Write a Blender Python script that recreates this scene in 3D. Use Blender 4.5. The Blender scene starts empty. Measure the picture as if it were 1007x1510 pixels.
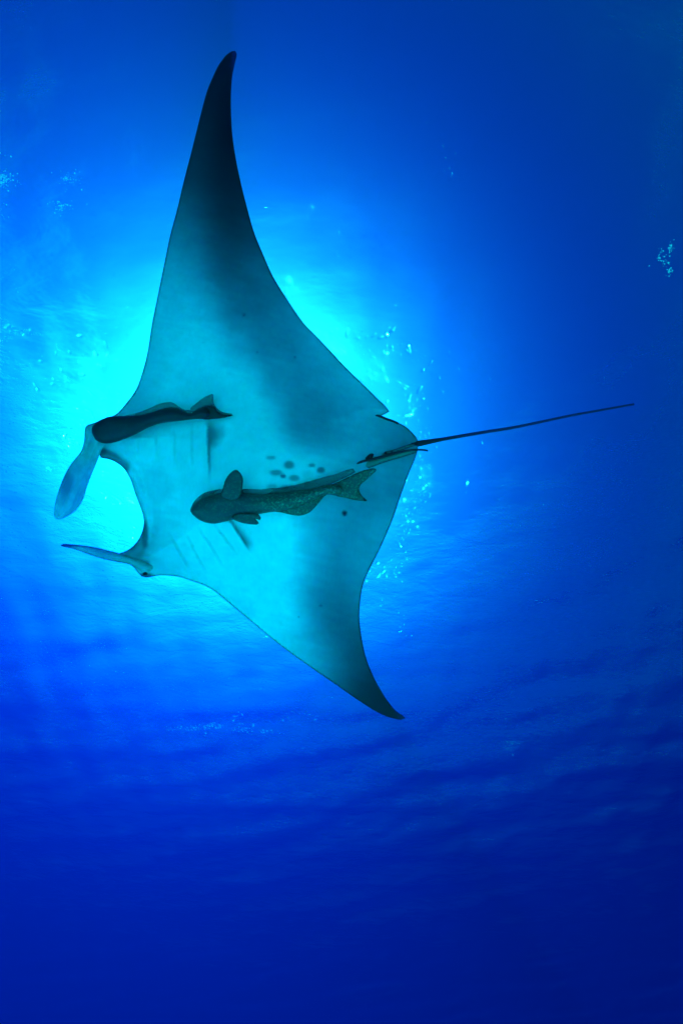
import bpy, bmesh, math, random
import numpy as np
from mathutils import Vector, noise, geometry
R = math.radians
sc = bpy.context.scene
col = sc.collection

# ---------------------------------------------------------------- camera, sky, sun, exposure
CAMZ = -9.0
cam_d = bpy.data.cameras.new("camera"); cam = bpy.data.objects.new("camera", cam_d); col.objects.link(cam)
cam.location = (0, 0, CAMZ); cam.rotation_euler = (R(90 + 65), 0, 0)
cam_d.sensor_fit = 'VERTICAL'; cam_d.sensor_height = 24; cam_d.lens = 12
cam_d.clip_start = 0.05; cam_d.clip_end = 2000
sc.camera = cam
SUN_DIR = Vector((-.225,.325,1)).normalized()       # towards the sun
w = bpy.data.worlds.new("World"); sc.world = w; w.use_nodes = True
nt = w.node_tree
sky = nt.nodes.new("ShaderNodeTexSky"); sky.sky_type = 'NISHITA'; sky.sun_disc = False
sky.sun_elevation = math.asin(SUN_DIR.z); sky.sun_rotation = math.atan2(SUN_DIR.x, SUN_DIR.y)
sky.dust_density = .2; sky.air_density = .2; sky.ozone_density = 10
bg = nt.nodes["Background"]; bg.inputs[1].default_value = 0.055
nt.links.new(sky.outputs[0], bg.inputs[0])
sd = bpy.data.lights.new("sun", 'SUN'); sd.energy = 5; sd.angle = R(0.6); sd.color = (1, .96, .9)
so = bpy.data.objects.new("sun", sd); col.objects.link(so)
so.rotation_euler = SUN_DIR.to_track_quat('Z', 'Y').to_euler()
sc.view_settings.view_transform = 'Standard'; sc.view_settings.look = 'None'
sc.view_settings.gamma = 1; sc.view_settings.use_curve_mapping = False
sc.view_settings.exposure = 1.68
sc.cycles.use_denoising = True
sc.cycles.max_bounces = 10; sc.cycles.volume_bounces = 0; sc.cycles.transparent_max_bounces = 12

def sst(a, b, x):
    t = np.clip((x - a) / (b - a), 0, 1); return t * t * (3 - 2 * t)

def newmat(name):
    m = bpy.data.materials.new(name); m.use_nodes = True
    m.node_tree.nodes.clear(); return m, m.node_tree.nodes, m.node_tree.links

def N(n, t, **k):
    x = n.new(t)
    for a, b in k.items():
        if a.startswith('i_'):
            key = a[2:]; key = int(key) if key.isdigit() else key.replace('_', ' ')
            x.inputs[key].default_value = b
        else: setattr(x, a, b)
    return x

# ---------------------------------------------------------------- water body
def water_body():
    me = bpy.data.meshes.new("water"); bm = bmesh.new()
    bmesh.ops.create_cube(bm, size=1)
    for v in bm.verts: v.co = (v.co.x * 240, v.co.y * 240, 0.9 if v.co.z > 0 else -62)
    bm.to_mesh(me); bm.free()
    m, n, l = newmat("sea water")
    out = N(n, 'ShaderNodeOutputMaterial')
    s = N(n, 'ShaderNodeVolumeScatter', i_Color=(0, .04, 1, 1), i_Density=0.046, i_Anisotropy=.83)
    a = N(n, 'ShaderNodeVolumeAbsorption', i_Color=(0, .89, .985, 1), i_Density=0.53)
    ad = N(n, 'ShaderNodeAddShader'); l.new(s.outputs[0], ad.inputs[0]); l.new(a.outputs[0], ad.inputs[1])
    l.new(ad.outputs[0], out.inputs['Volume'])
    me.materials.append(m)
    o = bpy.data.objects.new("water", me); o['kind'] = 'structure'; col.objects.link(o)

def sea_surface():
    n_ = 640; L = 62.0
    u = np.linspace(-1, 1, n_); u = np.sign(u) * np.abs(u) ** 1.3 * L
    X, Y = np.meshgrid(u, u)
    Z = np.zeros_like(X); rng = np.random.RandomState(4)
    for k in range(46):
        lam = 0.5 * 1.11 ** k if k < 28 else 0.9 + rng.rand() * 7
        lam = min(lam, 12)
        th = 1.0 + rng.randn() * .85; a = 0.011 * lam ** 1.0 * (.09 if lam > 2.2 else 1.0) * .55
        ph = rng.rand() * 6.28; q = 2 * np.pi / lam
        p = q * (X * np.cos(th) + Y * np.sin(th)) + ph
        Z += a * (np.sin(p) + .25 * np.sin(2 * p))
    V = np.stack([X.ravel(), Y.ravel(), Z.ravel() * .6], 1)
    i = np.arange(n_ * n_).reshape(n_, n_)
    F = np.stack([i[:-1, :-1].ravel(), i[:-1, 1:].ravel(), i[1:, 1:].ravel(), i[1:, :-1].ravel()], 1)
    me = bpy.data.meshes.new("water_surface"); me.from_pydata(V.tolist(), [], F.tolist()); me.shade_smooth()
    m, n, l = newmat("water surface")
    out = N(n, 'ShaderNodeOutputMaterial')
    tc = N(n, 'ShaderNodeTexCoord')
    mp = N(n, 'ShaderNodeMapping'); mp.inputs['Rotation'].default_value = (0, 0, -.6); mp.inputs['Scale'].default_value = (1, 2.3, 1)
    l.new(tc.outputs['Object'], mp.inputs[0])
    t1 = N(n, 'ShaderNodeTexNoise', i_Scale=1.5, i_Detail=4.0, i_Roughness=.6, i_Distortion=.25); l.new(mp.outputs[0], t1.inputs['Vector'])
    b = N(n, 'ShaderNodeBump', i_Strength=1.0, i_Distance=.022); l.new(t1.outputs['Fac'], b.inputs['Height'])
    g = N(n, 'ShaderNodeBsdfGlass', i_IOR=1.33, i_Roughness=.57); l.new(b.outputs[0], g.inputs['Normal'])
    # steep little capillary ripples: the sun glitters in these, in patches
    t2 = N(n, 'ShaderNodeTexNoise', i_Scale=20.0, i_Detail=2.0, i_Roughness=.7, i_Distortion=1.0); l.new(tc.outputs['Object'], t2.inputs['Vector'])
    b2 = N(n, 'ShaderNodeBump', i_Strength=1.0, i_Distance=.10); l.new(t2.outputs['Fac'], b2.inputs['Height']); l.new(b.outputs[0], b2.inputs['Normal'])
    g2 = N(n, 'ShaderNodeBsdfGlass', i_IOR=1.33, i_Roughness=.055); l.new(b2.outputs[0], g2.inputs['Normal'])
    t3 = N(n, 'ShaderNodeTexNoise', i_Scale=1.3, i_Detail=3.0, i_Roughness=.6); l.new(tc.outputs['Object'], t3.inputs['Vector'])
    k4 = N(n, 'ShaderNodeMapRange', i_1=.46, i_2=.56, i_3=0.0, i_4=1.0); l.new(t3.outputs['Fac'], k4.inputs[0])
    t5 = N(n, 'ShaderNodeTexVoronoi', i_Scale=9.0); l.new(tc.outputs['Object'], t5.inputs['Vector'])
    k5 = N(n, 'ShaderNodeMapRange', i_1=.12, i_2=.20, i_3=.30, i_4=0.0); l.new(t5.outputs['Distance'], k5.inputs[0])
    k3 = N(n, 'ShaderNodeMath', operation='MULTIPLY'); l.new(k4.outputs[0], k3.inputs[0]); l.new(k5.outputs[0], k3.inputs[1])
    gm = N(n, 'ShaderNodeMixShader'); l.new(k3.outputs[0], gm.inputs[0]); l.new(g.outputs[0], gm.inputs[1]); l.new(g2.outputs[0], gm.inputs[2])
    t = N(n, 'ShaderNodeBsdfTransparent')
    lw = N(n, 'ShaderNodeLayerWeight', i_Blend=.5); l.new(b.outputs[0], lw.inputs['Normal'])
    lr = N(n, 'ShaderNodeLayerWeight', i_Blend=.5)
    rr = N(n, 'ShaderNodeMapRange', i_1=.14, i_2=.47, i_3=.79, i_4=.2); l.new(lr.outputs['Facing'], rr.inputs[0]); l.new(rr.outputs[0], g.inputs['Roughness'])
    mr = N(n, 'ShaderNodeMapRange', i_1=.10, i_2=.55, i_3=.89, i_4=0.0); l.new(lw.outputs['Facing'], mr.inputs[0])
    mx = N(n, 'ShaderNodeMixShader'); l.new(mr.outputs[0], mx.inputs[0])
    l.new(gm.outputs[0], mx.inputs[1]); l.new(t.outputs[0], mx.inputs[2]); l.new(mx.outputs[0], out.inputs[0])
    me.materials.append(m)
    o = bpy.data.objects.new("water_surface", me); o['kind'] = 'structure'; col.objects.link(o)

def bounce_seabed():  # unseen sea floor, added to bounce light up onto the belly
    n_ = 90; u = np.linspace(-110, 110, n_); X, Y = np.meshgrid(u, u)
    rng = np.random.RandomState(2); Z = -11.6 + rng.rand(n_, n_) * .25 - 48 * sst(12, 60, np.hypot(X, Y - 4) + np.sin(X * .3) * 2) ** .6  # flat top for the bounce, falling away so its reflection stays dark
    i = np.arange(n_ * n_).reshape(n_, n_)
    F = np.stack([i[:-1, :-1].ravel(), i[:-1, 1:].ravel(), i[1:, 1:].ravel(), i[1:, :-1].ravel()], 1)
    me = bpy.data.meshes.new("seabed"); me.from_pydata(np.stack([X.ravel(), Y.ravel(), Z.ravel()], 1).tolist(), [], F.tolist()); me.shade_smooth()
    m, n, l = newmat("pale sand")
    out = N(n, 'ShaderNodeOutputMaterial'); p = N(n, 'ShaderNodeBsdfDiffuse', i_Color=(.84, .86, .84, 1)); l.new(p.outputs[0], out.inputs[0])
    me.materials.append(m)
    o = bpy.data.objects.new("ground", me); o['kind'] = 'structure'; col.objects.link(o)

def foam(px, py, sx, sy, n, seed, rmax=.018, rmin=.004):
    """bubbles entrained by a breaking wavelet, hanging just under the surface"""
    rng = np.random.RandomState(seed); bm = bmesh.new()
    A = np.array(cam.rotation_euler.to_matrix()); ray = A @ np.array([(px - 503.5) / 755., (755 - py) / 755., -1.])
    c = ray * (-CAMZ - .35) / ray[2]
    cl = rng.randn(9, 2) * .8
    for i in range(n):
        q = cl[rng.randint(7)] + rng.randn(2) * .28 * rng.rand()
        p = Vector((c[0] + q[0] * sx + q[1] * sx * .4, c[1] + q[1] * sy - q[0] * sy * .5, -.42 + rng.rand() * .10))
        r = rmin + (rmax - rmin) * rng.rand() ** 4
        m = bmesh.ops.create_icosphere(bm, subdivisions=1, radius=r)
        for v in m['verts']: v.co = Vector((v.co.x, v.co.y, v.co.z * .6)) + p
    me = bpy.data.meshes.new("foam"); bm.to_mesh(me); bm.free(); me.shade_smooth()
    me.materials.append(FOAM)
    o = bpy.data.objects.new("foam", me); o['kind'] = 'stuff'; o['label'] = 'thin patch of white foam bubbles at the water surface'; o['category'] = 'foam'; col.objects.link(o)
FOAM, n_, l_ = newmat("foam")
o_ = N(n_, 'ShaderNodeOutputMaterial'); t_ = N(n_, 'ShaderNodeBsdfTranslucent', i_Color=(.85, .85, .85, 1)); d_ = N(n_, 'ShaderNodeBsdfDiffuse', i_Color=(.9, .9, .9, 1))
x_ = N(n_, 'ShaderNodeMixShader', i_0=.3); l_.new(t_.outputs[0], x_.inputs[1]); l_.new(d_.outputs[0], x_.inputs[2]); l_.new(x_.outputs[0], o_.inputs[0])

def sun_glints():
    """steep little ripple caps under the surface: each one bends the sun into one tiny bright point"""
    spots = [(130,540,25,30,16),(100,560,30,10,9),(118,640,6,10,10),(102,648,5,5,5),(75,692,4,4,4),(150,630,25,12,10),(180,600,20,14,14),(165,700,20,10,12),(180,735,15,12,12),
     (195,785,12,12,5),(430,445,12,14,8),(485,497,16,8,14),(520,525,25,14,24),(550,550,14,14,8),(590,515,12,8,7),(575,490,6,6,4),(600,610,12,14,14),(612,580,14,10,6),(625,640,10,14,8),
     (618,712,9,26,22),(606,750,9,16,16),(588,800,9,22,12),(580,840,12,8,14),(592,915,10,6,4),(590,935,8,3,4),(562,862,12,14,5),(20,485,16,5,8),(350,1055,8,5,5),
     (330,1070,25,4,6),(430,1060,25,3,4),(650,230,12,25,5),(660,550,30,30,6),(390,938,6,4,2),(700,680,40,50,4)]
    rng = np.random.RandomState(11); A = np.array(cam.rotation_euler.to_matrix()); base = bmesh.new()
    bmesh.ops.create_icosphere(base, subdivisions=3, radius=1)
    bmesh.ops.delete(base, geom=[v for v in base.verts if v.co.z > .02], context='VERTS')
    base.verts.index_update(); B = np.array([v.co[:] for v in base.verts]); BF = np.array([[v.index for v in f.verts] for f in base.faces]); base.free()
    V = []; F = []
    for cx, cy, sx, sy, n in spots:
        for i in range(int(n * 1.7)):
            px = cx + rng.randn() * sx; py = cy + rng.randn() * sy
            ray = A @ np.array([(px - 503.5) / 755., (755 - py) / 755., -1.]); z = -.45
            c = ray * (z - CAMZ) / ray[2]; rr = GLINT_R * (.45 + rng.rand() ** 2)
            F.append(BF + len(V) * len(B)); el = 1 + 1.6 * rng.rand() ** 2; q = rng.rand() * 3.14; E = B * rr * [el, .8, .8]
            V.append(np.stack([E[:, 0] * math.cos(q) - E[:, 1] * math.sin(q), E[:, 0] * math.sin(q) + E[:, 1] * math.cos(q), E[:, 2]], 1) + [c[0], c[1], z])
    me = bpy.data.meshes.new("ripple_caps"); me.from_pydata(np.concatenate(V).tolist(), [], np.concatenate(F).tolist()); me.shade_smooth()
    m, n, l = newmat("ripple cap"); out = N(n, 'ShaderNodeOutputMaterial')
    g = N(n, 'ShaderNodeBsdfRefraction', i_IOR=1.33, i_Roughness=.14); t = N(n, 'ShaderNodeBsdfTransparent')
    x = N(n, 'ShaderNodeMixShader', i_0=.45); l.new(g.outputs[0], x.inputs[1]); l.new(t.outputs[0], x.inputs[2]); l.new(x.outputs[0], out.inputs[0])
    me.materials.append(m)
    o = bpy.data.objects.new("ripple_caps", me); o['kind'] = 'stuff'; o['label'] = 'tiny sparkling ripples on the water surface around the sun'; o['category'] = 'ripples'; col.objects.link(o)
GLINT_R = .025
water_body(); sea_surface(); bounce_seabed(); sun_glints()
foam(22, 275, .5, .25, 420, 3, .012); foam(984, 374, .13, .2, 130, 5); foam(16, 486, .20, .06, 160, 8); foam(330, 1072, .9, .10, 260, 9); foam(752, 1100, .3, .1, 60, 12, .012)

# ---------------------------------------------------------------- helpers for living things
CM = cam.rotation_euler.to_matrix()
FPX = 755.0
def pt(px, py, D):
    """numpy: point at depth D (metres along the view axis) seen in the direction (px, py)"""
    px, py, D = np.broadcast_arrays(np.asarray(px, float), np.asarray(py, float), np.asarray(D, float))
    loc = np.stack([(px - 503.5) / FPX * D, (755 - py) / FPX * D, -D], -1)
    return loc @ np.array(CM).T + np.array([0, 0, CAMZ])

def spline(P, n=5, closed=True, sharp=()):
    """Catmull-Rom through P; points listed in sharp stay corners"""
    P = np.array(P, float); out = []; m = len(P); sh = set(sharp)
    for i in range(m if closed else m - 1):
        p1 = P[i]; p2 = P[(i + 1) % m]
        p0 = P[i - 1] if (closed or i > 0) else p1
        p3 = P[(i + 2) % m] if (closed or i + 2 < m) else p2
        if i in sh: p0 = p1
        if (i + 1) % m in sh: p3 = p2
        d = np.hypot(*(p2 - p1)); k = max(1, int(round(d / n)))
        for j in range(k):
            t = j / k
            out.append(.5 * ((2 * p1) + (-p0 + p2) * t + (2 * p0 - 5 * p1 + 4 * p2 - p3) * t * t + (-p0 + 3 * p1 - 3 * p2 + p3) * t ** 3))
    if not closed: out.append(P[-1])
    return np.array(out)

def seg_dist(Q, A):
    B = np.roll(A, -1, 0); d = np.full(len(Q), 1e9); inside = np.zeros(len(Q), bool)
    for a, b in zip(A, B):
        ab = b - a; L = (ab ** 2).sum() + 1e-9
        t = np.clip(((Q - a) @ ab) / L, 0, 1); q = a + t[:, None] * ab
        d = np.minimum(d, np.hypot(Q[:, 0] - q[:, 0], Q[:, 1] - q[:, 1]))
        c = (a[1] > Q[:, 1]) != (b[1] > Q[:, 1])
        if c.any():
            xs = a[0] + (Q[:, 1] - a[1]) * ab[0] / (ab[1] if ab[1] else 1e-9)
            inside ^= c & (Q[:, 0] < xs)
    return d, inside

def poly_dist(Q, P):
    """distance to an open polyline"""
    d = np.full(len(Q), 1e9); tt = np.zeros(len(Q)); P = np.array(P, float); acc = 0
    tot = np.hypot(*(P[1:] - P[:-1]).T).sum()
    for a, b in zip(P[:-1], P[1:]):
        ab = b - a; L = (ab ** 2).sum(); t = np.clip(((Q - a) @ ab) / L, 0, 1); q = a + t[:, None] * ab
        e = np.hypot(Q[:, 0] - q[:, 0], Q[:, 1] - q[:, 1]); m = e < d
        d = np.where(m, e, d); tt = np.where(m, (acc + t * math.sqrt(L)) / tot, tt); acc += math.sqrt(L)
    return d, tt


def link(name, V, F, mat, parent=None, attr=None, smooth=True):
    V = np.asarray(V, float)
    if parent is not None: V = V - np.array(parent_root(parent).location)
    me = bpy.data.meshes.new(name); me.from_pydata(V.tolist(), [], F)
    if smooth: me.shade_smooth()
    if attr is not None:
        ca = me.color_attributes.new("pigment", 'FLOAT_COLOR', 'POINT')
        ca.data.foreach_set("color", np.concatenate([attr, np.ones((len(attr), 1))], 1).astype(np.float32).ravel())
    me.materials.append(mat)
    o = bpy.data.objects.new(name, me); col.objects.link(o)
    if parent is not None: o.parent = parent
    return o

def parent_root(o):
    while o.parent: o = o.parent
    return o

def thing(name, label, cat, loc, group=None):
    o = bpy.data.objects.new(name, None); col.objects.link(o); o.location = loc; o.empty_display_size = .1
    o['label'] = label; o['category'] = cat
    if group: o['group'] = group
    return o

def inflate(name, outline, Df, tf, mat, parent, spacing=4, color=None, topk=1.0, relief=None):
    """a solid body: outline gives its rim, tf(px, py, dist to rim) its half thickness in metres"""
    A = np.array(outline); lo = A.min(0); hi = A.max(0)
    rng = np.random.RandomState(7)
    xs = np.arange(lo[0], hi[0], spacing); ys = np.arange(lo[1], hi[1], spacing * .866)
    X, Y = np.meshgrid(xs, ys); X = X + (np.arange(len(ys)) % 2)[:, None] * spacing * .5
    Q = np.stack([X.ravel(), Y.ravel()], 1)
    d, ins = seg_dist(Q, A); Q = Q[ins & (d > spacing * .55)]
    n0 = len(A); vs = [Vector(p) for p in A] + [Vector(p) for p in Q]
    r = geometry.delaunay_2d_cdt(vs, [(i, (i + 1) % n0) for i in range(n0)], [], 1, 1e-5)
    P = np.array([v[:] for v in r[0]]); T = [tuple(f) for f in r[2]]
    d, _ = seg_dist(P, A); rim = d < 1e-3; d[rim] = 0
    x, y = P.T; D = Df(x, y); t = tf(x, y, d); t[rim] = 0
    rel = relief(x, y) * np.minimum(1, d / 6) if relief else 0
    low = pt(x, y, D - t + rel); top = pt(x, y, D + t * topk)
    idx = np.full(len(P), -1); nn = np.where(~rim)[0]; idx[nn] = len(P) + np.arange(len(nn)); idx[rim] = np.where(rim)[0]
    V = np.concatenate([low, top[nn]])
    a = P[T[0][1]] - P[T[0][0]]; b = P[T[0][2]] - P[T[0][0]]
    ccw = (a[0] * b[1] - a[1] * b[0]) > 0          # y runs downwards in pixels
    F = []
    for f in T:
        g = tuple(int(idx[k]) for k in f)
        if ccw: F.append(f[::-1]); F.append(g)
        else: F.append(f); F.append(g[::-1])
    at = None
    if color is not None:
        c = color(x, y, d); cl, ct = c
        at = np.concatenate([cl, ct[nn]])
    return link(name, V, F, mat, parent, at)

def tube(name, path, radii, mat, parent, sides=8, flat=1.0):
    P = np.array(path, float); V = []; F = []; n = len(P)
    for i in range(n):
        t = Vector(P[min(i + 1, n - 1)] - P[max(i - 1, 0)]).normalized()
        a = t.cross(Vector((0, .3, 1))).normalized(); b = t.cross(a)
        for k in range(sides):
            q = 2 * math.pi * k / sides
            V.append(Vector(P[i]) + a * math.cos(q) * radii[i] + b * math.sin(q) * radii[i] * flat)
    for i in range(n - 1):
        for k in range(sides):
            k2 = (k + 1) % sides; F.append((i * sides + k, i * sides + k2, (i + 1) * sides + k2, (i + 1) * sides + k))
    F.append(tuple(range(sides))[::-1]); F.append(tuple((n - 1) * sides + k for k in range(sides)))
    return link(name, [v[:] for v in V], F, mat, parent)

def skin_material(name, base=None, rough=.55, speck=0.0, translucent=0.0, alpha=1.0, speck_scale=60, bump=.002, mottling=.18):
    m, n, l = newmat(name)
    out = N(n, 'ShaderNodeOutputMaterial'); p = N(n, 'ShaderNodeBsdfPrincipled', i_Roughness=rough)
    p.inputs['Specular IOR Level'].default_value = .12
    tc = N(n, 'ShaderNodeTexCoord')
    if base is None: c = N(n, 'ShaderNodeAttribute', attribute_name="pigment").outputs['Color']
    else: c = N(n, 'ShaderNodeRGB'); c.outputs[0].default_value = (*base, 1); c = c.outputs[0]
    t = N(n, 'ShaderNodeTexNoise', i_Scale=9.0, i_Detail=7.0, i_Roughness=.62); l.new(tc.outputs['Object'], t.inputs['Vector'])
    mr = N(n, 'ShaderNodeMapRange', i_1=.3, i_2=.7, i_3=1 - mottling, i_4=1 + mottling * .4); l.new(t.outputs['Fac'], mr.inputs[0])
    mm = N(n, 'ShaderNodeMix', data_type='RGBA', blend_type='MULTIPLY'); mm.inputs[0].default_value = 1
    l.new(c, mm.inputs[6]); l.new(mr.outputs[0], mm.inputs[7]); c = mm.outputs[2]
    fi = N(n, 'ShaderNodeTexNoise', i_Scale=42.0, i_Detail=5.0, i_Roughness=.75); fm = N(n, 'ShaderNodeMapping'); fm.inputs['Rotation'].default_value = (.3, .2, .9); fm.inputs['Scale'].default_value = (1, .28, 1)
    l.new(tc.outputs['Object'], fm.inputs[0]); l.new(fm.outputs[0], fi.inputs['Vector'])
    fr = N(n, 'ShaderNodeMapRange', i_1=.3, i_2=.7, i_3=.94, i_4=1.06); l.new(fi.outputs['Fac'], fr.inputs[0])
    m3 = N(n, 'ShaderNodeMix', data_type='RGBA', blend_type='MULTIPLY'); m3.inputs[0].default_value = 1; m3.clamp_result = False
    l.new(c, m3.inputs[6]); l.new(fr.outputs[0], m3.inputs[7]); c = m3.outputs[2]
    if speck:
        s = N(n, 'ShaderNodeTexNoise', i_Scale=speck_scale, i_Detail=4.0, i_Roughness=.8); l.new(tc.outputs['Object'], s.inputs['Vector'])
        s2 = N(n, 'ShaderNodeMapRange', i_1=.50, i_2=.62, i_3=0, i_4=speck); l.new(s.outputs['Fac'], s2.inputs[0])
        at = N(n, 'ShaderNodeAttribute', attribute_name="pigment")
        ar = N(n, 'ShaderNodeMapRange', i_1=.075, i_2=.092, i_3=.12, i_4=1); l.new(at.outputs['Fac'], ar.inputs[0])
        k = N(n, 'ShaderNodeMath', operation='MULTIPLY'); l.new(s2.outputs[0], k.inputs[0]); l.new(ar.outputs[0], k.inputs[1])
        m2 = N(n, 'ShaderNodeMix', data_type='RGBA'); l.new(k.outputs[0], m2.inputs[0]); l.new(c, m2.inputs[6]); m2.inputs[7].default_value = (.62, .68, .5, 1); c = m2.outputs[2]
    l.new(c, p.inputs['Base Color'])
    bt = N(n, 'ShaderNodeTexNoise', i_Scale=70.0, i_Detail=3.0); l.new(tc.outputs['Object'], bt.inputs['Vector'])
    b = N(n, 'ShaderNodeBump', i_Strength=.5, i_Distance=bump); l.new(bt.outputs['Fac'], b.inputs['Height']); l.new(b.outputs[0], p.inputs['Normal'])
    sh = p.outputs[0]
    if translucent:
        tr = N(n, 'ShaderNodeBsdfTranslucent'); l.new(c, tr.inputs[0])
        mx = N(n, 'ShaderNodeMixShader', i_0=translucent); l.new(sh, mx.inputs[1]); l.new(tr.outputs[0], mx.inputs[2]); sh = mx.outputs[0]
    if alpha < 1:
        tp = N(n, 'ShaderNodeBsdfTransparent')
        mx = N(n, 'ShaderNodeMixShader', i_0=alpha); l.new(tp.outputs[0], mx.inputs[1]); l.new(sh, mx.inputs[2]); sh = mx.outputs[0]
    l.new(sh, out.inputs[0])
    return m

# ---------------------------------------------------------------- the manta
RIM = [(347,75),(342,75.5),(335,80),(329,87),(321.5,98),(315.5,110.6),(306.6,131.5),(299,158),(290,194),(281,230),(271,268.5),(262,307),(251.5,346),
 (244,382),(235,426),(224.7,477),(218,519),(210,550),(201,574),(187,594),(171,611),(150,619),(137,625),(130,630),(129,640),(136,652),(146,666),(149,675),
 (158,676.5),(170,681),(183,691),(193,708),(200,729),(208,750),(212,764),(211.5,778),(206,793),(197,805),(186,812.5),(176,816),(182,824),(191,832),(198,837),
 (204,845),(209,850),(216,851.5),(224,850.5),(236,848.5),(250,849),(265,851),(285,857.5),(303,864),(318,873),(335,887),(360,908),(390,933),(420,957),(455,982),(490,1006),
 (520,1027),(545,1043.5),(565,1054.5),(580,1059.5),(591,1061.5),(597.5,1059),(594,1055),(584,1048.6),(571,1033),(558,1012),(548,992),(540,971),(535,950.5),
 (531,924.6),(529.8,906.6),(531.8,880.7),(536,860),(545,839),(558,813.6),(571,785),(581.4,759),(588,738.7),(595.6,718),(602,700),(610,681),(615,667),(616.5,655),
 (615,647),(610,640.5),(603,633),(594.6,627),(586,622.7),(578,619.5),(569.5,617),(560,613.6),(566,611.5),(574,607),(572.3,604),(566.8,597),(559,590),(540,571),(515,547),(490,520.5),
 (466,495),(446.6,474.5),(424,442),(403,408),(388.5,376),(375,343),(364.7,307),(355.8,271.5),(348.3,235.7),(343,200),(340.9,164),(341,134.5),(343,110.6),
 (346.8,92.8),(349.5,79.4)]
SHARP = [i for i, p in enumerate(RIM) if p in [(176,816),(560,613.6),(574,607)]]
AX0 = np.array([200., 762.]); AX1 = np.array([616., 657.]); AXD = (AX1 - AX0) / np.hypot(*(AX1 - AX0)); AXN = np.array([AXD[1], -AXD[0]])  # towards the long wing
def axis(x, y):
    s = (x - AX0[0]) * AXN[0] + (y - AX0[1]) * AXN[1]; u = (x - AX0[0]) * AXD[0] + (y - AX0[1]) * AXD[1]
    return s, u
def body_depth(x, y):
    s, u = axis(x, y)
    up = np.clip(s - 60, 0, 999) / 540; dn = np.clip(-s - 50, 0, 999) / 330
    return 3.0 + .55 * up ** 2.2 + .95 * dn ** 1.7 + .10 * np.clip(u / 420, -.5, 1.2)
def body_t(x, y, d):
    s, u = axis(x, y); dm = d * .004
    core = np.exp(-np.where(s > 0, s / 120, s / 100) ** 2) * np.clip(1.15 - np.abs(u - 130) / 420, .25, 1)
    tm = .022 + .20 * core + .03 * np.exp(-(s / 300) ** 2)
    return tm * np.tanh(dm * (.22 + .45 * core) / tm)

GILL = [[(205,632),(203,678)],[(230,627),(231,684)],[(256.5,622),(258,690)],[(283,620),(284,692)],[(305,617),(307.5,650),(309,702)],
        [(248,786),(262,812),(283,846)],[(270,781),(288,812),(306,848)],[(292,776),(308,800),(330,836)],[(315,772),(330,792),(350,818)],[(336,762),(348,782),(361,802)]]
def relief(x, y):
    Q = np.stack([x, y], 1); r = np.zeros(len(x))
    for k, g in enumerate(GILL):
        g = np.array(g, float); d, t = poly_dist(Q, g)
        dirv = g[-1] - g[0]; nrm = np.array([dirv[1], -dirv[0]]) / np.hypot(*dirv)
        sd = ((Q - g[0]) @ nrm)
        if nrm[0] < 0: sd = -sd
        fade = np.sin(np.pi * np.clip(t, .03, .97)) ** .5
        amp = .020 if k in (4, 9) else .008
        ramp = np.where(sd < 0, np.exp(-d / 11.), 0) ; dip = np.where(sd >= 0, np.exp(-d / 5.), 0)
        r += fade * (-amp * ramp + amp * .9 * dip)
    # rolled lip of the mouth
    lip = spline([(152,678),(170,683),(184,694),(194,712),(202,735),(209,758),(208,780),(200,798),(186,812)], 6, False)
    d, _ = poly_dist(Q, lip); r += -.012 * np.exp(-((d - 7) / 5) ** 2) + .012 * np.exp(-((d - 17) / 6) ** 2)
    return r
SPOTS = [(399.6,675,7,3,.55),(426,685.7,8,6,.75),(407,697,10,4.5,.7),(417.5,702,4.5,3,1),(434,705,8,4.5,.7),(460,686,5.5,3.2,.75),(473,693,6.5,4.6,.85),
 (454,700,8,6,.2),(401.5,717,8,4,.5),(424,720,13,5,.75),(454,713,6,3,.6),(360,464.5,2.6,2,.9),(379,520,1.8,1.5,.6),(435,527,2.6,2,.8),(508,757,3.4,3.8,1.3),
 (473,893,2.6,2,.9),(441,910,1.8,1.5,.7),(350,232,2,2,.3),(300,505,1.6,1.6,.3)]
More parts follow.
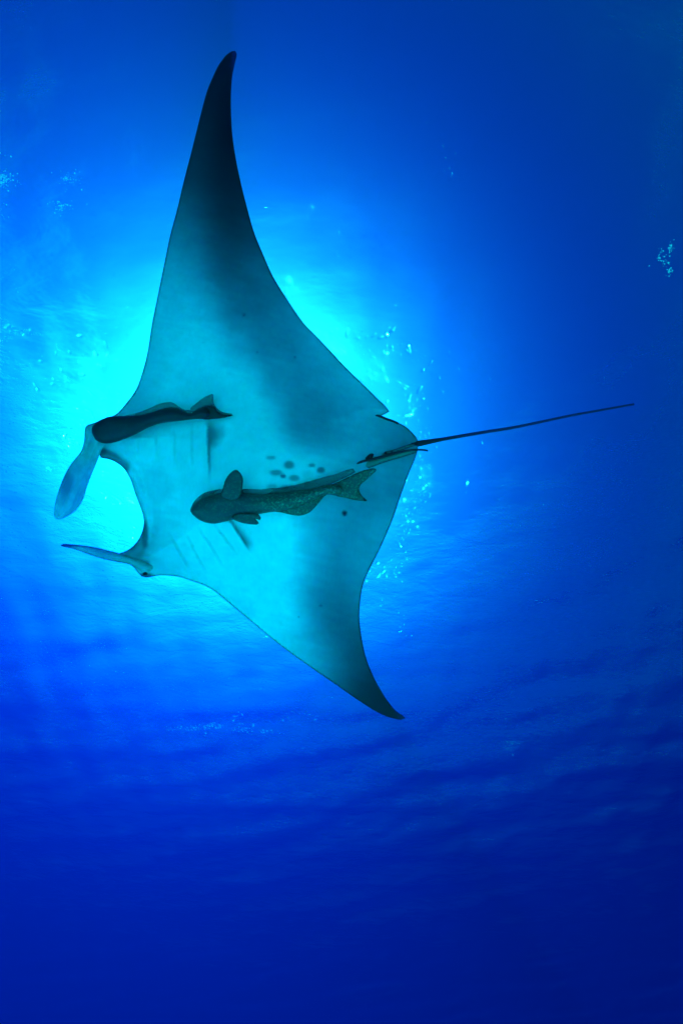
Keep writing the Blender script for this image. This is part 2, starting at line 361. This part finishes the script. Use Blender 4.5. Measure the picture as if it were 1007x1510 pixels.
# belly tone, skin markings with the fall of light painted in: pale throat, grey band behind each wing, near-black wing tips
MARKINGS_SHADE = [(340,90,35),(320,150,40),(335,150,28),(300,200,50),(330,200,32),(290,260,62),(330,260,38),(350,260,42),(275,310,95),(300,310,75),(320,310,50),(345,310,48),(360,310,55),
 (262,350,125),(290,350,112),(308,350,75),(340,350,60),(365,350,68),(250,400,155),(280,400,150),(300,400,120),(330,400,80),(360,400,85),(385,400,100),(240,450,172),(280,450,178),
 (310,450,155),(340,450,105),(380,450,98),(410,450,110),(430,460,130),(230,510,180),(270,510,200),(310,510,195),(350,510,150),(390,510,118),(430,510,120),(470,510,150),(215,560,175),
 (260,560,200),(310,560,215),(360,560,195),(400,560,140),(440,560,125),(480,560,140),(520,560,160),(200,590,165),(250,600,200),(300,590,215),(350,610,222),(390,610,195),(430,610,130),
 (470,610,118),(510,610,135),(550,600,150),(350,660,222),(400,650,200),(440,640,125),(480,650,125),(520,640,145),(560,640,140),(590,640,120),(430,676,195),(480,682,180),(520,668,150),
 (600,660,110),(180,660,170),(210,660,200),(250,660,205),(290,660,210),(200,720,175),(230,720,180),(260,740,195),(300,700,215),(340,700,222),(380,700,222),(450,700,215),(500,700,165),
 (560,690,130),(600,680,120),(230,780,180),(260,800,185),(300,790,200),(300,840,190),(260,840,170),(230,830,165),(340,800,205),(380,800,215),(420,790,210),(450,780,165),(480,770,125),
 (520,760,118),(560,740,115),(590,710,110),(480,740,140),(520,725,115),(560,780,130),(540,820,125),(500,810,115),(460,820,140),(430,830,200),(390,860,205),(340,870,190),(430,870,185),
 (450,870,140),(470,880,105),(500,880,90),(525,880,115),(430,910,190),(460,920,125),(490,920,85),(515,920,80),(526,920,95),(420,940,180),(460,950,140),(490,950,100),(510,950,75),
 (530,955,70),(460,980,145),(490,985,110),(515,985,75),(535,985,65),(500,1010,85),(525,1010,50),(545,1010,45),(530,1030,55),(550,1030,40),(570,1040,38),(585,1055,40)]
def vnoise(x, y, s, seed=0):
    return np.array([noise.fractal(Vector((a / s, b / s, seed)), .7, 2.1, 4) for a, b in zip(x, y)])
def belly_color(x, y, d):
    Q = np.stack([x, y], 1)
    nz = vnoise(x, y, 55.); nf = vnoise(x * .45 + y * .25, y * 2 - x * .5, 15., 5.)
    K = np.array(MARKINGS_SHADE, float); dx = K[None, :, 0] - x[:, None]; dy = K[None, :, 1] - y[:, None]; r2 = dx * dx + dy * dy
    w_ = np.exp(-r2 / (2 * 17. ** 2)) + 1e-3 * np.exp(-r2 / (2 * 60. ** 2)) + 1e-9; w_ = w_ / w_.sum(1)[:, None]
    mx_, my_ = (w_ * dx).sum(1), (w_ * dy).sum(1); mg = (w_ * K[None, :, 2]).sum(1)
    ax, ay, ag = dx - mx_[:, None], dy - my_[:, None], K[None, :, 2] - mg[:, None]
    sxx = (w_ * ax * ax).sum(1) + 90; syy = (w_ * ay * ay).sum(1) + 90; sxy = (w_ * ax * ay).sum(1); sxg = (w_ * ax * ag).sum(1); syg = (w_ * ay * ag).sum(1)
    det = sxx * syy - sxy ** 2; bx = (sxg * syy - syg * sxy) / det; by = (syg * sxx - sxg * sxy) / det
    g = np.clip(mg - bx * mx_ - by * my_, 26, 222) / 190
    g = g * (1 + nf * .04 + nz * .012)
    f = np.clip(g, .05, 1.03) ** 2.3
    c = np.stack([.80 * f, .88 * f, .88 * f * (1 + .4 * (1 - np.clip(f, 0, 1)))], 1)  # dark tones turned bluer, partly for the water veil
    def dark(m, colr, cc): m = np.clip(m, 0, 1)[:, None]; return cc * (1 - m) + np.array(colr)[None] * m
    grey = (.10, .15, .17)
    # dark blotch behind the last gill slit on each side
    a = (x - 307) / 26; b = (y - 640) / 26
    c = dark(sst(-.02, .06, a) * (1 - sst(.25, 1.1, np.hypot(a, b) + nz * .25)) * .85, grey, c)
    d5, t5 = poly_dist(Q, GILL[9]); sd = (x - 336) * 40 - (y - 762) * 25
    c = dark((sd > 0) * np.exp(-(d5 / 10) ** 2) * sst(.2, .9, t5) * .9, grey, c)
    for kx, gg in enumerate(GILL):  # one-sided fold shading painted along each gill slit
        dd, t = poly_dist(Q, gg); gg = np.array(gg, float); dv = gg[-1] - gg[0]; nv = np.array([dv[1], -dv[0]]) / np.hypot(*dv); nv = nv if nv[0] > 0 else -nv; sg = (Q - gg[0]) @ nv
        last = kx in (4, 9); prof = np.where(sg > -.8, np.exp(-dd / (5. if last else 6.)), np.exp(-(dd / 1.5) ** 2) * .3)
        c = dark(prof * (.60 if last else .13) * np.sin(np.pi * np.clip(t, 0.02, .98)) ** .7, grey, c)
    # corners of the mouth
    m1 = (1 - sst(.4, 1.15, np.hypot((x - 203) / 17, (y - 806) / 26) + nz * .4))
    m2 = (1 - sst(.4, 1.15, np.hypot((x - 214) / 6, (y - 788) / 28) + nz * .3))
    m3 = 1 - sst(.5, 1.2, poly_dist(Q, [(150,668),(166,676),(184,690)])[0] / 9 + nz * .3)
    m4 = 1 - sst(.5, 1.2, np.hypot((x - 214) / 14, (y - 849) / 5))
    for mm_, kk in ((m1, .55), (m2, .85), (m3, .75), (m4, .95)): c = dark(mm_ * kk, (.06, .09, .12), c)
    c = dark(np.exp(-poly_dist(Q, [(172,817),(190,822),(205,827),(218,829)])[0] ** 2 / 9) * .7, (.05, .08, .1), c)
    for sx, sy, rx, ry, kk in SPOTS:
        e = np.hypot((x - sx) / rx, (y - sy) / ry) + nz * .2
        c = dark((1 - sst(.5, 1.35, e)) * min(1, kk), (.05, .09, .14) if kk < 1.2 else (.01, .01, .01), c)
    # dark piping along the free edges, dark back
    c = dark((1 - sst(.4, 2.8, d)) * .6, (.03, .05, .07), c)
    back = np.tile(np.array([.02, .024, .028]), (len(x), 1))
    return c, back

skin = skin_material("manta skin", rough=.5, mottling=.10)
manta = thing("manta_ray", "large manta ray with pale belly, long tail and wings spread wide in blue water", "manta ray", tuple(pt(330, 740, 3.0)))
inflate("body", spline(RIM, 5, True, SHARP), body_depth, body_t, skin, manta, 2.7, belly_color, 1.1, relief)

fin_skin = skin_material("manta fin skin", rough=.5, translucent=.35, mottling=.12)
def fin_color(base, tip=None, tp=None, rim=.5):
    def f(x, y, d):
        c = np.tile(np.array(base, float), (len(x), 1))
        nz = vnoise(x, y, 14.)
        c *= (1 + .25 * nz)[:, None]
        if tip is not None:
            e = (1 - sst(.3, 1.2, np.hypot((x - tp[0]) / tp[2], (y - tp[1]) / tp[3])))[:, None]; c = c * (1 - e) + np.array(tip)[None] * e
        m = ((1 - sst(.2, 2.4, d)) * rim * (1 - sst(186, 200, x) * (tp is not None and tp[1] > 780)))[:, None]
        if tp is not None and tp[1] > 780: e = sst(150, 222, x)[:, None]; c = c * (1 - e) + np.array([.55, .66, .68])[None] * e; c = c * (1 - m) + np.array([.03, .05, .09])[None] * m
        return c, c * .35
    return f
CF1 = [(134.5,625),(128.5,627.5),(125.5,633),(125,646),(123.5,655.6),(119.6,666),(112.6,675),(104.7,685),(96.7,699),(90.8,713),(85.8,727),(81.5,743),(79.9,757),
 (81.8,764),(87.8,766.3),(97.7,762.5),(109.7,755),(117.6,746),(123.6,735),(128.5,719),(134.5,703),(139.4,691),(145.4,676.5),(149.4,665.5),(156,655),(166,642),(158,628),(146,622)]
def cf1_depth(x, y): return 2.93 - .10 * sst(640, 765, y) + .0016 * (x - 120) * sst(640, 700, y)
inflate("cephalic_fin", spline(CF1, 4), cf1_depth, lambda x, y, d: .016 * np.tanh(d * .004 / .016), fin_skin, manta, 3,
        fin_color((.58,.70,.74), (.3,.38,.42), (97,712,14,26), .35), relief=lambda x, y: .010 * np.sin((x * .93 + y * .37) * .30) + .004 * np.sin((x * .93 + y * .37) * .8))
CF2 = [(89.5,804),(94,802),(109.7,803),(125.5,804.5),(143.4,807.5),(159.3,811.5),(173,815),(187,819.4),(201,824.4),(217,829),(226,836),(222,842),(210,843),
 (200,836),(189,831.6),(171,828.4),(153,824.4),(139.4,820.4),(125.5,815.5),(111.6,810.5),(99.7,807.5),(92.8,806.2)]
def cf2_depth(x, y): return 2.80 + .10 * sst(90, 205, x)
inflate("cephalic_fin", spline(CF2, 4), cf2_depth, lambda x, y, d: .02 * np.tanh(d * .004 / .02), fin_skin, manta, 3,
        fin_color((.42,.52,.54), (.03,.05,.08), (98,804,26,4)), relief=lambda x, y: .003 * np.sin(y * .8 - x * .2))

dark_skin = skin_material("dark skin", (.022, .030, .036), rough=.5)
tp = spline([(604,656),(620,653.5),(645,649),(673.6,644),(715,637),(756,630.5),(800,621.5),(842.6,612.5),(890,604),(934,596)], 8, False)
tt = np.linspace(0, 1, len(tp)); Dt = 3.1 + .25 * tt + .05 * np.sin(tt * 3)
tube("tail", pt(tp[:, 0], tp[:, 1], Dt), [(.5 * (10.5 * (1 - min(1, t / .14)) + 5.4 * min(1, t / .14)) * (1 - .42 * max(0, t - .14) / .86)) * .0041 for t in tt], dark_skin, manta, 10)

sheet = lambda k: (lambda x, y, d: k * np.tanh(d * .004 / k))
bd0 = lambda off: (lambda x, y: body_depth(x, y) - body_t(x, y, np.full(np.shape(x), 40.)) * .62 - off)
pelvic = skin_material("pelvic fin skin", rough=.5, mottling=.15, translucent=.3)
PF1 = [(519.5,691),(522,686),(530,681),(546,677.5),(566,672.5),(590,665.5),(604,662.5),(616,662),(614,667),(600,672),(578,678.5),(562,683.5),(548,689),(534,692.5),(524,693)]
PF2 = [(534,676.5),(545,671),(562,667.5),(584,662),(600,656),(614,654),(615,656),(602,660.5),(586,666),(566,670.5),(548,675),(540,677.5)]
def pf_col(base):
    def f(x, y, d):
        c = np.tile(np.array(base, float), (len(x), 1)); m = ((1 - sst(.3, 2.2, d)) * .9)[:, None]
        return c * (1 - m) + np.array([.015, .02, .02])[None] * m, c * .3
    return f
inflate("pelvic_fin", spline(PF1, 4), bd0(.055), sheet(.008), pelvic, manta, 2.5, pf_col((.22,.30,.26)))
inflate("pelvic_fin", spline(PF2, 4), bd0(.035), sheet(.006), pelvic, manta, 2.5, pf_col((.30,.40,.40)))
cp = spline([(521,690),(524,685),(536,680),(556,675.5),(580,669),(603,664),(617,663.3),(625,663.6),(630.5,664.6)], 4, False)
tube("clasper", pt(cp[:, 0], cp[:, 1], bd0(.075)(cp[:, 0], cp[:, 1])), [.0055 + .0025 * math.sin(math.pi * min(1, i / len(cp) * 1.4)) for i in range(len(cp))], dark_skin, manta, 8)
sp = spline([(534,676.5),(541,671.5),(548,670),(549,675),(542,679),(536,682)], 3, False)
inflate("clasper", spline([(532,676.3),(540,673),(546,669),(551,670),(548,676),(541,680),(537,679)], 2), bd0(.06), sheet(.008), dark_skin, manta, 2.5, pf_col((.05,.07,.07)))
ex = spline([(548,615.5),(553,613),(560,613.6),(569,617.5),(578,620.5),(588,625)], 3, False)
tube("dorsal_fin", pt(ex[:, 0], ex[:, 1], body_depth(ex[:, 0], ex[:, 1]) - .005), [.009, *[.007] * (len(ex) - 2), .002], dark_skin, manta, 6)

def ellipsoid(name, c, r, mat, parent):
    bm = bmesh.new(); bmesh.ops.create_icosphere(bm, subdivisions=3, radius=1)
    V = [(Vector(c) + Vector((v.co.x * r[0], v.co.y * r[1], v.co.z * r[2])))[:] for v in bm.verts]; F = [tuple(v.index for v in f.verts) for f in bm.faces]; bm.free()
    return link(name, V, F, mat, parent)
eye_m = skin_material("eye", (.01, .012, .015), rough=.15, mottling=0)
ellipsoid("eye", pt(214.5, 846, 2.975), (.014, .008, .012), eye_m, manta)
ellipsoid("eye", pt(133, 633, 2.97), (.018, .012, .018), eye_m, manta)

# ---------------------------------------------------------------- the two remoras
rem_dark = skin_material("dark remora skin", rough=.55, speck=.10, speck_scale=55, mottling=.3)
rem_skin = skin_material("speckled remora skin", rough=.55, speck=.75, speck_scale=75, mottling=.25)
shadow_film = skin_material("fin membrane", (.10, .18, .17), rough=.5, alpha=.55, mottling=.2)  # half-clear dark film standing in for shadows beside the remoras
rfin = skin_material("remora fin skin", (.045, .085, .08), rough=.55, translucent=.2, mottling=.25)
def flatcol(c, grad=None):
    def f(x, y, d):
        a = np.tile(np.array(c, float), (len(x), 1))
        if grad is not None: a = a * grad(x, y)[:, None]
        return a, a
    return f
OFF = lambda z: (lambda x, y: body_depth(x, y) - z)
rem1 = thing("remora", "slim dark remora clinging along the manta's head, its snout at the eye", "remora", tuple(pt(200, 625, 2.85)), "remoras riding under the manta")
R1 = [(136,631.5),(139,626),(147,620),(156,616),(164,614),(188,613.4),(209,612),(220,609.5),(234,604.5),(248,601),(262,602),(272,606.5),(281,610),(289.5,604.5),(298,601),
 (306,602),(310,609),(306,617),(303,618),(287,618),(269,620.3),(248,622.6),(234,625),(220,630),(206,637.5),(188,646),(170,652),(155,654),(143,649.5),(137,640)]
def fish_t(k): return lambda x, y, d: k * np.sqrt(np.maximum(0, 1 - (1 - np.clip(d * .004 / k, 0, 1)) ** 2))
inflate("body", spline(R1, 3), OFF(.17), fish_t(.055), rem_dark, rem1, 2.6, flatcol((.022,.040,.048)))
inflate("tail_fin", spline([(296,602),(304,598),(311,597.5),(316,599.6),(321.5,606.6),(328,611),(344,612),(331,616),(317,617.6),(300,618.4),(292,611)], 3), OFF(.17), sheet(.006), rem_dark, rem1, 2.6, flatcol((.022,.040,.042)))
inflate("dorsal_fin", spline([(184,613.5),(200,609.5),(220,602.4),(234,596),(248,593),(256,594.2),(267,601.7),(274,604.5),(281,605),(281,611),(262,604),(248,603),(234,607),(210,613)], 3), OFF(.155), sheet(.004), shadow_film, rem1, 2.6)  # thin sheet in place of the shadow along this remora's back
inflate("tail_fin", spline([(281,602.5),(289.5,594.8),(298,588),(306,583.6),(314.5,581.3),(314.8,593),(320,601.7),(328.5,607.6),(343,610.6),(330,613),(312,606),(296,606),(284,609)], 3), OFF(.15), sheet(.004), shadow_film, rem1, 2.6)  # thin sheet in place of the shadow beside the tail

rem2 = thing("remora", "stout speckled olive remora clinging to the middle of the manta's pale belly", "remora", tuple(pt(400, 740, 2.8)), "remoras riding under the manta")
R2 = [(281,751.5),(284,745),(290,739.4),(299.7,733),(312.4,729),(327,726.5),(345,727),(365,728),(382,728.6),(400,728.4),(416,727.5),(432,725),(447.7,723),(460,720.4),(471.5,718),
 (482.6,715.4),(495,713.5),(504,717),(505,725),(496,730.6),(486,729.4),(476,731),(464,737),(448,745),(430,751),(410,754),(396,755.6),(382,758.4),(370,762),(356,765),(342.6,766.5),(331.5,769.4),
 (315,772.3),(299.7,769.3),(288.6,762.6),(283,757)]
spk = lambda x, y: 1.0 + 1.6 * sst(350, 430, x)
def r2col(x, y, d):
    a = np.tile(np.array([.05, .085, .085]), (len(x), 1)); k = sst(330, 430, x)[:, None]
    a = a * (1 - k) + np.array([.068, .10, .078])[None] * k
    e = np.exp(-(np.hypot((x - 350) / 26, (y - 752) / 8)) ** 2)[:, None] * .5
    a = a * (1 - e) + np.array([.03, .06, .075])[None] * e
    return a, a * .6
inflate("body", spline(R2, 3), OFF(.27), fish_t(.065), rem_skin, rem2, 2.6, r2col)
r2c = lambda x, y, d: (np.tile(np.array([.066,.098,.076]), (len(x), 1)),) * 2
inflate("anal_fin", spline([(398,753),(416,756),(428.6,759),(443,760.3),(455.6,756),(463.5,749),(471.5,740),(478,732),(484,728),(470,729),(440,740),(415,748)], 3), OFF(.262), sheet(.007), rem_skin, rem2, 2.6, r2c)
inflate("tail_fin", spline([(490,714.5),(500,710),(511,704.5),(527,697),(540,692.4),(551,690.6),(555,693.5),(543,705),(536,711),(531,715.6),(529.6,723.5),(534,731.5),(541,738.4),(527,738),(511,734.7),(495,731),(488,724)], 3), OFF(.262), sheet(.007), rem_skin, rem2, 2.6, r2c)
inflate("pectoral_fin", spline([(326,730),(327.5,724),(330,716.5),(333,707),(339.4,698),(347.4,692.7),(353.7,696.5),(358.3,705.4),(358,715),(356,728),(350,736),(336,737)], 3), OFF(.335), sheet(.006), rem_skin, rem2, 2.6, flatcol((.052,.088,.084)))
inflate("pectoral_fin", spline([(342,764),(355,770.5),(366.5,772.8),(379,773.6),(382,771.5),(377,765),(383.5,767),(385,764),(380,758),(366,757),(350,757)], 3), OFF(.335), sheet(.006), rem_skin, rem2, 2.6, flatcol((.052,.088,.084)))
inflate("dorsal_fin", spline([(356,722),(365.7,721),(387,720.5),(416,719),(432,716),(448,712),(463.5,707.7),(479.4,703),(495,699),(511,693),(521,691),(524,696),(505,706),(480,717),(450,724),(420,730),(385,731),(358,730)], 4), OFF(.235), sheet(.004), shadow_film, rem2, 3)  # thin sheet shaped as the shadow this remora casts on the belly
inflate("sucking_disc", spline([(283,746),(284.5,742.6),(290,735.4),(299.7,727.7),(312,723.7),(327.5,721),(340,721),(344,730),(330,738),(300,742),(288,750)], 4), OFF(.215), sheet(.008), shadow_film, rem2, 3)  # front end of the same cast shadow, beside the head
